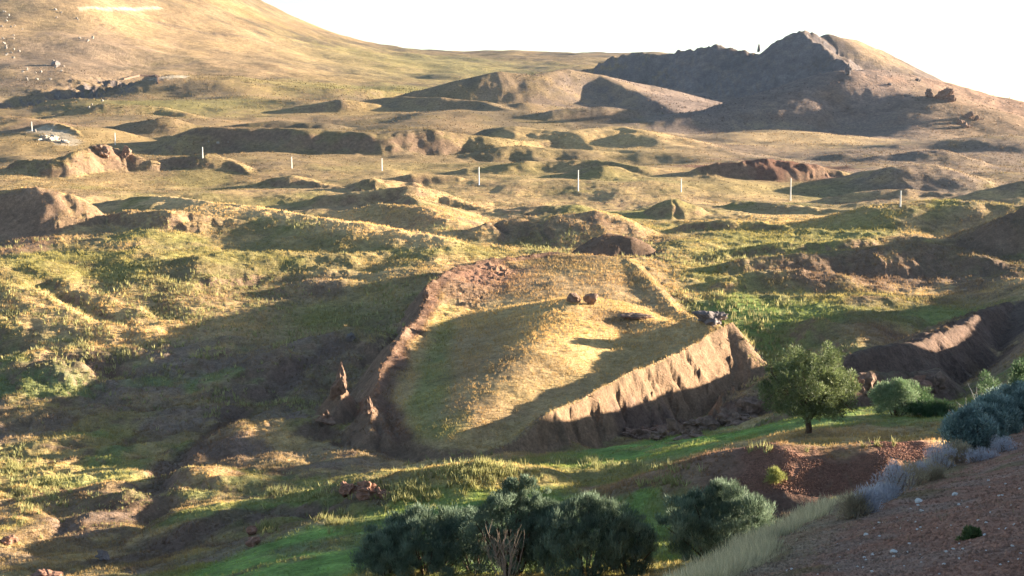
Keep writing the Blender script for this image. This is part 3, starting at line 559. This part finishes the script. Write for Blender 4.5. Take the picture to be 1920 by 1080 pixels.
wp = [G1(u, v) for u, v in [(232,150),(262,143),(292,143),(296,158)]]
obj('stone_wall', wall_run(wp), label='low dry stone enclosure wall at the foot of the left mountain', category='stone wall')
# ---- foliage builders
def quads_from(cen, axis_, side, ln, wd):
    """leaf shaped quads: centre line from cen along axis_, width along side"""
    a = cen; b = cen+axis_*ln[:, None]*.5+side*wd[:, None]*.5; c = cen+axis_*ln[:, None]; d = cen+axis_*ln[:, None]*.5-side*wd[:, None]*.5
    V = np.stack([a, b, c, d], 1).reshape(-1, 3); return V, np.arange(len(V)).reshape(-1, 4)
def unit(v): return v/(np.linalg.norm(v, axis=-1, keepdims=True)+1e-9)
def leaf_cloud(name, clumps, per, ln, wd, cols, seed, up=.4, parent=None, m=None):
    """clumps: (n,4) centre + radius; outward sprays of narrow leaves"""
    q = np.random.default_rng(seed); cl = np.asarray(clumps); n = len(cl)*per
    c = np.repeat(cl, per, 0); d = unit(q.normal(size=(n, 3))); rr = q.random(n)**.45
    pos = c[:, :3]+d*(rr*c[:, 3])[:, None]
    ax = unit(d*.7+np.array([0, 0, up])+q.normal(size=(n, 3))*.35); sd = unit(np.cross(ax, q.normal(size=(n, 3))))
    V, Fc = quads_from(pos, ax, sd, ln*q.uniform(.6, 1.3, n), wd*q.uniform(.6, 1.3, n))
    cc = np.repeat(q.uniform(0, 1, len(cl)), per)*.7+q.random(n)*.3; cA, cB = np.array(cols[0]), np.array(cols[1])
    k = cA*(1-cc[:, None])+cB*cc[:, None]; k = np.repeat(k, 4, 0)
    return obj(name, mesh_from(name, V, Fc, m or M_LEAF, k, False), parent)
def tube(pts, radii, n=6, V=None, F_=None):
    V = [] if V is None else V; F_ = [] if F_ is None else F_; b0 = len(V); pts = [np.array(p, float) for p in pts]
    for i, (p, r_) in enumerate(zip(pts, radii)):
        t = pts[min(i+1, len(pts)-1)]-pts[max(i-1, 0)]; t = t/(np.linalg.norm(t)+1e-9); s1 = np.cross(t, [.3, 1, .1]); s1 /= np.linalg.norm(s1); s2 = np.cross(t, s1)
        for k in range(n): a = 2*math.pi*k/n; V.append(tuple(p+(s1*math.cos(a)+s2*math.sin(a))*r_))
    for i in range(len(pts)-1):
        for k in range(n): F_.append((b0+i*n+k, b0+i*n+(k+1) % n, b0+(i+1)*n+(k+1) % n, b0+(i+1)*n+k))
    return V, F_
def branches(name, segs, m, parent):
    V, F_ = [], []
    for pts, rad in segs: tube(pts, rad, 6, V, F_)
    return obj(name, mesh_from(name, V, F_, m), parent)
def root(name, loc, label, cat, group=None):
    o = bpy.data.objects.new(name, None); C.objects.link(o); o.location = loc; o.empty_display_size = .3; o['label'] = label; o['category'] = cat
    if group: o['group'] = group
    return o
def bend(a, b, sag, n=6, q=random):
    a = np.array(a, float); b = np.array(b, float); o = []; sag = sag*min(1, np.linalg.norm(b-a)/2.5)
    j = np.array([q.uniform(-1, 1), q.uniform(-1, 1), 0])*sag
    for i in range(n+1):
        t = i/n; o.append(a+(b-a)*t+j*math.sin(math.pi*t)+np.array([0, 0, sag*.5])*math.sin(math.pi*t))
    return o
# ---- the round willow
def big_tree(u, v, wpx, hpx):
    g = G1(u, v); s_ = g[1]/F; W = wpx*s_/2; Hh = hpx*s_; q = np.random.default_rng(77)
    t = root('willow_tree', g, 'round green willow tree standing alone on the grass in front of the mound', 'tree')
    segs = [([(0,0,-.3),(.05,0,.5),(-.1,.05,1.3),(.0,.1,2.1)], [.42,.34,.30,.24])]
    tips = []
    for k in range(11):
        a = 2*math.pi*k/11+q.uniform(-.3, .3); rr = q.uniform(.35, .8); tip = (W*rr*math.cos(a), W*.9*rr*math.sin(a), Hh*q.uniform(.38, .85)); st = (0, .05, q.uniform(.9, 2.)); segs.append((bend(st, tip, .5), [.17,.14,.12,.09,.07,.05,.03]))
        for j in range(3):
            t2 = np.array(tip)*(.75+.1*j); e = t2+q.normal(size=3)*np.array([1.4,1.4,1.]); segs.append((bend(t2, e, .2, 3), [.05,.04,.03,.015]))
    branches('trunk', segs, M_BARK, t)
    cl = []; off = np.array([-.03*W, 0, Hh*.54])
    for k in range(470):
        d = unit(q.normal(size=3)); rr = q.random()**.28
        lump = 1+.16*math.sin(3*math.atan2(d[1], d[0])+1)+.12*math.sin(5*d[0]*2+d[2]*4)
        p = np.array([W*d[0], W*.9*d[1], Hh*.47*d[2]])*rr*lump*.92
        if p[2] < -Hh*.28: p[2] = -Hh*.28+q.uniform(-.1, .9)-(.0 if abs(p[0]) < W*.4 else .5)
        if p[0] > W*.72 and p[2] > Hh*.2: continue
        cl.append([*(p+off), q.uniform(.35, .85)])
    leaf_cloud('crown', cl, 105, .34, .075, ((.045,.065,.028), (.25,.30,.12)), 5, .5, t)
big_tree(1516, 812, 196, 164)
# ---- shrubs
def shrub(name, loc, W, Hh, label, seed, cols, dens=1., leaf=(.28, .06), clr=(.3, .6), stems=12, cat='shrub', group=None, up=.7, spiky=.0, per=95, base_h=.05, stem_m=None, depth=.85):
    q = np.random.default_rng(seed); t = root(name, loc, label, cat, group); segs = []; cl = []
    for k in range(stems):
        a = q.uniform(0, 2*math.pi); rr = q.random()**.5; e = (W*.5*rr*math.cos(a), W*.5*depth*rr*math.sin(a), Hh*(1-.45*rr*rr)*q.uniform(.8, 1.)); segs.append((bend((e[0]*.15, e[1]*.15, -.2), e, .25), np.linspace(.05, .012, 7)*max(1, Hh/3)))
    branches('stem', segs, stem_m or M_BARK, t)
    n = int(110*dens)
    for k in range(n):
        a = q.uniform(0, 2*math.pi); rr = q.random()**.45; hh = base_h+(1-base_h)*q.random()**.7
        prof = math.sqrt(max(0, 1-(2*max(hh, .42)-1.0+.0)**2)) if hh > .42 else .85+.15*hh
        lump = 1+.14*math.sin(4*a+seed)+.1*math.sin(7*a+seed*2+6*hh)
        top = hh*(1+.12*math.sin(3*a+seed)); cl.append([W*.5*rr*prof*lump*math.cos(a), W*.5*depth*rr*prof*lump*math.sin(a), Hh*top*.93, q.uniform(*clr)])
    leaf_cloud('foliage', cl, per, leaf[0], leaf[1], cols, seed, up, t)
    return t
WIL = ((.05,.08,.05), (.25,.32,.22)); WILB = ((.05,.08,.045), (.17,.21,.13))
def at_px(u, v, Y):
    p = P(u, v, Y); return (p[0], p[1], gz1(p[0], p[1])-.1)
def shrub_px(name, u, vtop, Y, wpx, label, seed, cols, **k):
    p = P(u, vtop, Y); z = gz1(p[0], p[1]); return shrub(name, (p[0], p[1], z-.1), wpx/F*Y, max(.4, p[2]-z), label, seed, cols, **k)
shrub_px('willow_shrub', 800, 962, 104, 250, 'dark green willow shrub at the bottom edge, leftmost of the clump', 1, WIL, dens=4.6, clr=(.18,.5), leaf=(.42,.04), up=1.5, stems=14, group='willow shrubs along the bottom edge')
shrub_px('willow_shrub', 965, 900, 100, 160, 'tallest dark willow shrub with a thin feathery top behind the bare twigs', 2, WIL, dens=3.0, clr=(.15,.4), leaf=(.28,.05), up=1.1, stems=22, group='willow shrubs along the bottom edge')
shrub_px('willow_shrub', 1100, 940, 98, 250, 'silvery dark willow shrub just right of the bare twigs at the bottom edge', 3, WIL, dens=4.6, clr=(.18,.5), leaf=(.42,.04), up=1.5, stems=14, group='willow shrubs along the bottom edge')
shrub_px('willow_shrub', 1350, 915, 98, 230, 'rounded dark willow shrub standing apart, below the red earth mound', 4, WIL, dens=4.6, clr=(.18,.5), leaf=(.42,.04), up=1.5, stems=14, group='willow shrubs along the bottom edge')
shrub_px('willow_shrub', 890, 958, 103, 170, 'low dark willow shrub between the leftmost shrub and the bare twigs', 6, WIL, dens=1.4, group='willow shrubs along the bottom edge')
shrub_px('willow_shrub', 730, 1000, 106, 120, 'lowest willow shrub at the far left end of the bottom clump', 7, WIL, dens=1.8, clr=(.18,.5), leaf=(.42,.04), up=1.4, group='willow shrubs along the bottom edge')
shrub_px('willow_shrub', 1030, 948, 101, 140, 'dark willow shrub filling the gap behind the bare twigs', 8, WIL, dens=2.2, clr=(.18,.5), leaf=(.42,.04), up=1.4, group='willow shrubs along the bottom edge')
shrub_px('willow_shrub', 1180, 975, 97, 110, 'low willow shrub at the right end of the bottom clump', 10, WIL, dens=1.6, clr=(.18,.5), leaf=(.42,.04), up=1.4, group='willow shrubs along the bottom edge')
# bare twigs
def dead_bush(loc, W, Hh, label, seed, n=24, m=None, name='dead_shrub'):
    q = np.random.default_rng(seed); t = root(name, loc, label, 'dead shrub'); segs = []
    for k in range(n):
        e = np.array((W*.5*q.normal()*.6, W*.4*q.normal()*.6, Hh*q.uniform(.6, 1))); s0 = np.array((e[0]*.1, e[1]*.1, 0)); b = bend(s0, e, .3); segs.append((b, np.linspace(.024, .006, 7)))
        for j in range(3):
            i = q.integers(2, 6); e2 = b[i]+np.array((q.normal()*.35, q.normal()*.3, q.uniform(.4, 1.))); segs.append((bend(b[i], e2, .1, 3), [.016,.012,.009,.005]))
    branches('twig', segs, m or M_TWIG, t); return t
p = P(950, 975, 93); z = gz1(p[0], p[1]); dead_bush((p[0], p[1], z), 2.8, p[2]-z, 'bare pale brown twigs in front of the dark willow shrubs', 9)
LG = ((.13,.20,.09), (.30,.38,.22))
shrub_px('willow_shrub', 1683, 716, 166, 104, 'pale green rounded bush right of the lone willow tree', 12, LG, dens=2.0, per=80, base_h=.2, leaf=(.3,.07))
shrub_px('willow_shrub', 1722, 728, 167, 56, 'smaller green bush overlapping the pale green rounded bush on its right', 13, ((.06,.12,.05),(.15,.22,.1)), dens=1.0, per=70, leaf=(.3,.07))
shrub_px('reed_clump', 1745, 757, 163, 90, 'low dark green reedy clump at the foot of the pale green bush', 14, ((.03,.07,.03),(.07,.13,.05)), dens=.9, per=80, up=1.4, leaf=(.5,.05), cat='reeds')

def near_px(u, v): return hit(terrain, [u], [v], 14, 130, 700)[0]
def shrub_near(name, u, v, wpx, hpx, label, seed, cols, **k):
    g = near_px(u, v); s_ = g[1]/F; return shrub(name, (g[0], g[1], g[2]-.05), wpx*s_, hpx*s_, label, seed, cols, **k)
TEAL = ((.08,.13,.11), (.36,.46,.42)); GREY = ((.30,.30,.32), (.58,.58,.64)); GRN = ((.05,.10,.04), (.16,.23,.12))
kw = dict(leaf=(.13,.022), clr=(.1,.22), per=70)
shrub_px('shrub', 1855, 702, 84, 80, 'green bush behind the blue green shrubs near the right edge', 20, GRN, dens=1.6, per=70, leaf=(.2,.045), clr=(.2,.4))
shrub_px('shrub', 1915, 686, 80, 70, 'green bush cut by the right edge above the blue green shrubs', 21, GRN, dens=1.6, per=70, leaf=(.2,.045), clr=(.2,.4))
p = P(1832, 715, 72); z = gz1(p[0], p[1]); dead_bush((p[0], p[1], z), 1.8, p[2]-z, 'bare grey twigs between the green bushes near the right edge', 22, 14, mat('grey_twigs', (.42,.38,.36), .9, .2))
for i, (u, v, w_, h_, lb) in enumerate([(1815,852,90,66,'blue green shrub at the lower left end of the row on the slope crest'),(1860,822,90,62,'blue green shrub in the middle of the row on the slope crest'),(1910,800,90,62,'blue green shrub cut by the right edge on the slope crest'),(1880,800,80,60,'blue green shrub behind the middle one of the row'),(1835,838,80,60,'dense blue green shrub between the lowest and the middle one')]):
    shrub_near('blue_green_shrub', u, v, w_*1.2, h_*1.25, lb, 30+i, TEAL, dens=1.5, group='blue green shrubs on the slope crest', leaf=(.16,.04), clr=(.12,.26), per=75)
for i, (u, v, w_, h_) in enumerate([(1600,972,50,50),(1640,950,60,50),(1676,925,60,64),(1705,912,60,60),(1735,895,60,56),(1765,880,60,60),(1800,868,50,50),(1660,935,50,40),(1622,962,40,40),(1750,900,44,36),(1840,862,60,34),(1880,848,50,30)]):
    shrub_near('grey_shrub', u, v, w_*1.05, h_*[.8,.6,.95,.7,.5,.85][i % 6], 'lowest wispy grey shrub on the slope crest, nearest the pale grass edge' if i == 0 else 'wispy grey dry shrub '+['','with its foot just above the lowest one','in the middle of the lower cluster','in the middle of the crest','left of the blue green row','touching the lowest blue green shrub','below the blue green row','at the front of the lower cluster','just behind the lowest one','low at the front of the upper cluster','under the middle blue green shrub','nearest the right edge'][i]+' on the near slope', 50+i, GREY if i % 3 else ((.28,.22,.14), (.55,.46,.30)), dens=.34, group='grey wispy shrubs on the slope crest' , stems=9, stem_m=M_TWIG, leaf=(.10,.012), clr=(.1,.22), per=60, up=1.)
for i, (u, v, w_, h_, lb) in enumerate([(1455,903,34,22,'small yellow green tuft on the red earth mound'),(1568,968,34,28,'pale yellow tuft at the foot of the red earth mound'),(1820,1010,40,22,'small green weed on the bare near slope')]):
    (shrub_near if i == 2 else (lambda n, u, v, w_, h_, lb, sd_, c_, **k: shrub_px(n, u, v-h_, G1(u, v)[1], w_, lb, sd_, c_, **k)))('weed_tuft', u, v, w_, h_, lb, 70+i, ((.2,.22,.06),(.4,.4,.14)) if i < 2 else ((.05,.09,.03),(.16,.2,.08)), dens=.35 if i < 2 else .2, leaf=(.35,.04) if i < 2 else (.06,.015), clr=(.2,.35) if i < 2 else (.03,.07), per=50, stems=4, cat='weed', up=1.2)
# ---- white stones on the near slope
q = np.random.default_rng(15); SM = [rock_mesh('stone', (1, .8, .6), 400+i, M_STONE, 2, .4) for i in range(5)]
def stone(u, v, s_, lb, grp=None):
    g = near_px(u, v); o = obj('stone', SM[int(q.integers(5))], None, tuple(g+np.array([0, 0, s_*.1]))); o.scale = (s_, s_, s_); o.rotation_euler.z = q.uniform(0, 6.3); o['label'] = lb; o['category'] = 'stone'
    if grp: o['group'] = grp
stone(1722, 942, .22, 'largest white stone on the near slope, below the grey shrubs'); 
for u, v, s_ in [(1728,958,.1),(1790,928,.14),(1676,1036,.12),(1648,982,.1),(1564,1003,.08),(1624,1003,.09),(1410,1078,.1),(1853,902,.09),(1873,930,.08),(1721,948,.08),(1676,1044,.07)]+[(q.uniform(1400, 1915), q.uniform(850, 1078), q.uniform(.02, .07)) for _ in range(210)]:
    if v > 1082-(u-1390)*.45+14 and v < 1080: stone(u, v, s_, 'small white stone scattered on the bare near slope', 'white stones scattered on the near slope')
# ---- grasses and weeds
def tufts(name, px_, py_, pz_, col_, hgt, blades, lean, wid, label, seed, cat='grass'):
    q = np.random.default_rng(seed); n = len(px_); B_ = blades
    bx = np.repeat(np.stack([px_, py_, pz_], 1), B_, 0); h = np.repeat(hgt, B_)*q.uniform(.55, 1.15, n*B_); N_ = n*B_
    a = q.uniform(0, 2*math.pi, N_); sp_ = np.repeat(hgt, B_)*.28*q.random(N_); bx = bx+np.stack([np.cos(a)*sp_, np.sin(a)*sp_, -.05+0*a], 1)
    tip = bx+np.stack([np.cos(a)*lean*h*q.random(N_), np.sin(a)*lean*h*q.random(N_), h], 1); a2 = q.uniform(0, 2*math.pi, N_); w_ = h*wid
    sd_ = np.stack([np.cos(a2)*w_, np.sin(a2)*w_, 0*a2], 1)
    V = np.stack([bx-sd_, bx+sd_, tip], 1).reshape(-1, 3); cc = np.repeat(col_, B_, 0)*q.uniform(.75, 1.25, (N_, 1)); cc = np.repeat(cc, 3, 0)
    o = obj(name, mesh_from(name, V, np.arange(len(V)).reshape(-1, 3), M_GRASS, cc, False), None, kind='stuff', label=label, category=cat); return o
iaz = lambda a: np.clip(np.searchsorted(AZ, a), 0, na-1); irr = lambda r_: np.clip(np.searchsorted(RR, r_), 0, nr-1)
def scatter(n, r0, r1, seed, a0=-21.5, a1=21.5):
    q = np.random.default_rng(seed); az_ = np.radians(q.uniform(a0, a1, n)); r_ = np.exp(q.uniform(math.log(r0), math.log(r1), n))
    x = np.sin(az_)*r_; y = np.cos(az_)*r_; i, j = irr(r_), iaz(az_); return x, y, terrain(x, y), col[i, j], slope[i, j], sn[i, j], i, j
def keep(t, m): return [k[m] for k in t]
t = scatter(int(330000*D*D), 92, 470, 31); q = np.random.default_rng(32)
x, y, z, c, sl_, s2, i, j = t
cov = sstep(-.5, .5, fbm(x, y, 12, 3, 140)+.5*fbm(x, y, 3, 2, 141)); green = c[:, 1]/(c[:, 0]+.01)
m = (q.random(len(x)) < .25+.7*cov) & (c[:, 1] > .105) & (sl_ < .75) & (s2 < -1) & (c[:, 0] < c[:, 1]*1.75)
x, y, z, c = x[m], y[m], z[m], c[m]; lush = (green[m] > 1.25)
hg = np.where(lush, .2, .34)*np.random.default_rng(33).uniform(.6, 1.5, len(x)); hg *= np.clip(np.hypot(x, y)/220, .8, 1.5)
tufts('grass', x, y, z, np.minimum(c*np.array([1.3, 1.25, 1.05])+.01, .8), hg, 5, .5, .10, 'tufted dry and green grass covering the valley slopes', 34)
# tall weeds in drifts
t = scatter(int(150000*D*D), 120, 430, 41); x, y, z, c, sl_, s2, i, j = t
dr = sstep(.25, .7, fbm(x, y, 26, 3, 150)+.35*fbm(x, y, 6, 2, 151)); m = (np.random.default_rng(42).random(len(x)) < dr*.55) & (c[:, 1] > .12) & (s2 < -1) & (x < .25*y) & (c[:, 0] < c[:, 1]*1.7) & (inboat(x, y) < .5) & (c[:, 1]/(c[:, 0]+.01) < 1.35)
x, y, z, c = x[m], y[m], z[m], c[m]; qq = np.random.default_rng(43)
tufts('tall_weeds', x, y, z, np.array([.46,.42,.20])*qq.uniform(.5, 1.1, (len(x), 1))*np.array([1,1,.9]), qq.uniform(.3, 1.25, len(x))*sstep(140, 290, y)**.5, 5, .5, .12, 'tall pale flowering weeds standing in drifts on the slopes', 44, 'weeds')
t = scatter(int(130000*D*D), 440, 1500, 47); x, y, z, c, sl_, s2, i, j = t; qq = np.random.default_rng(48)
m = (qq.random(len(x)) < .1+.8*sstep(-.1, .8, fbm(x, y, 60, 3, 160)+.5*fbm(x, y, 14, 2, 161))) & (slope[i, j] < .8); x, y, z, c = x[m], y[m], z[m], c[m]; hs = np.hypot(x, y)/700
tufts('scrub', x, y, z, c*qq.uniform(.55, 1.15, (len(x), 1)), qq.uniform(.25, .75, len(x))*hs, 5, .7, .28, 'low dry scrub dotted over the far slopes', 49, 'scrub')
# named drifts: (u, v, half width px, half height px, count, height)
dx_, dy_ = [], []
for u, v, a_, b_, n_ in [(900,885,110,26,700),(760,925,70,22,300),(560,930,110,16,240),(630,975,50,16,90),(30,880,40,40,260),(60,930,60,50,300),(110,905,70,30,160),(500,995,22,12,60),(1420,845,60,6,14),(1650,836,50,6,10),(1080,868,60,10,120),(1250,905,50,10,60),(1180,880,110,8,140),(250,720,240,60,300),(350,590,100,60,300),(480,560,120,60,500)]:
    qq = np.random.default_rng(int(u+v)); uu = u+qq.normal(size=n_)*a_*.5; vv = v+qq.normal(size=n_)*b_*.5; h_ = hit(terrain, uu, vv, 95, 600, 260); dx_.append(h_[:, 0]); dy_.append(h_[:, 1])
dx_ = np.concatenate(dx_); dy_ = np.concatenate(dy_); dz_ = terrain(dx_, dy_); qq = np.random.default_rng(45)
tufts('tall_weeds', dx_, dy_, dz_, np.array([.40,.38,.16])*qq.uniform(.6, 1.1, (len(dx_), 1)), qq.uniform(.15, 1.0, len(dx_))**1.3, 8, .7, .09, 'tall yellow flowering weeds on the hummocks of the lower valley', 46, 'weeds')
# pale grass fringe along the crest of the near slope, sparse dry grass on it
t = scatter(int(90000*D*D), 20, 80, 51, 6, 22); x, y, z, c, sl_, s2, i, j = t; qq = np.random.default_rng(52)
m = (s2 > -.5) & (s2 < .45+.5*fbm(x, y, 3, 2, 190)) & (qq.random(len(x)) < .7); m |= (s2 >= .7) & (s2 < 3.5) & (qq.random(len(x)) < .12*np.exp(-s2+.7)) ; m |= (s2 >= .7) & (qq.random(len(x)) < .006)
x, y, z, s3 = x[m], y[m], z[m], s2[m]; hg = np.where(s3 < .7, .27, .12)*qq.uniform(.5, 1.3, len(x))
tufts('grass', x, y, z, np.where(s3[:, None] < .9, np.array([.66,.58,.36]), np.array([.32,.26,.15]))*qq.uniform(.7, 1.15, (len(x), 1)), hg, 7, .7, .03, 'pale dry grass fringing the crest of the near slope', 53)  # crest fringe lightened in colour to look sunlit
# pebbly clods on the near slope and the red mound
t = scatter(int(60000*D*D), 15, 75, 61, 6, 22); x, y, z, c, sl_, s2, i, j = t; m = s2 > .3; x, y, z, c = x[m], y[m], z[m], c[m]; qq = np.random.default_rng(62)
def clods(name, x, y, z, c, sz, label, seed):
    q = np.random.default_rng(seed); O = np.array([(1,0,0),(0,1,0),(-1,0,0),(0,-1,0),(0,0,.8),(0,0,-.6)], float); T = np.array([(0,1,4),(1,2,4),(2,3,4),(3,0,4),(1,0,5),(2,1,5),(3,2,5),(0,3,5)])
    n = len(x); a = q.uniform(0, 6.3, n); ca_, sa_ = np.cos(a), np.sin(a); o = O[None]*q.uniform(.6, 1.4, (n, 6, 1))*sz[:, None, None]
    X = o[..., 0]*ca_[:, None]-o[..., 1]*sa_[:, None]+x[:, None]; Y = o[..., 0]*sa_[:, None]+o[..., 1]*ca_[:, None]+y[:, None]; Z = o[..., 2]+z[:, None]+sz[:, None]*.15
    V = np.stack([X, Y, Z], -1).reshape(-1, 3); Fc = (T[None]+np.arange(n)[:, None, None]*6).reshape(-1, 3)
    obj(name, mesh_from(name, V, Fc, M_CLOD, np.repeat(c*q.uniform(.6, 1.35, (n, 1)), 6, 0), False), None, kind='stuff', label=label, category='gravel')
M_CLOD = mat('clods', (.2,.12,.09), .95, .15, 3, vcol=True)
clods('gravel', x, y, z, c, .012+.03*qq.random(len(x))**4, 'loose brown clods and gravel on the near slope', 63)
t = scatter(int(140000*D*D), 108, 132, 71, 5, 20); x, y, z, c, sl_, s2, i, j = t; m = (c[:, 0] > c[:, 1]*1.9) & (s2 < -1); x, y, z, c = x[m], y[m], z[m], c[m]; qq = np.random.default_rng(72)
clods('gravel', x, y, z, c*1.1, .03+.07*qq.random(len(x))**2, 'loose red clods covering the red earth mound', 73)
# ---- evening haze
def haze(den):
    m = bpy.data.materials.new('haze'); m.use_nodes = True; N = m.node_tree.nodes; N.clear(); o = N.new('ShaderNodeOutputMaterial'); v = N.new('ShaderNodeVolumePrincipled')
    v.inputs['Density'].default_value = den; v.inputs['Color'].default_value = (.5,.68,1,1); v.inputs['Anisotropy'].default_value = .2; m.node_tree.links.new(v.outputs[0], o.inputs['Volume'])
    z0, z1, a = float(gz.min())-3, float(gz.max())+30, 9100.; V = [(sx*a, sy*a, z_) for z_ in (z0, z1) for sx, sy in ((-1,-1),(1,-1),(1,1),(-1,1))]
    me = bpy.data.meshes.new('haze'); me.from_pydata(V, [], [(3,2,1,0),(4,5,6,7),(0,1,5,4),(1,2,6,5),(2,3,7,6),(3,0,4,7)]); me.materials.append(m); obj('haze', me, kind='stuff', label='thin evening haze filling the valley')
haze(.00002)
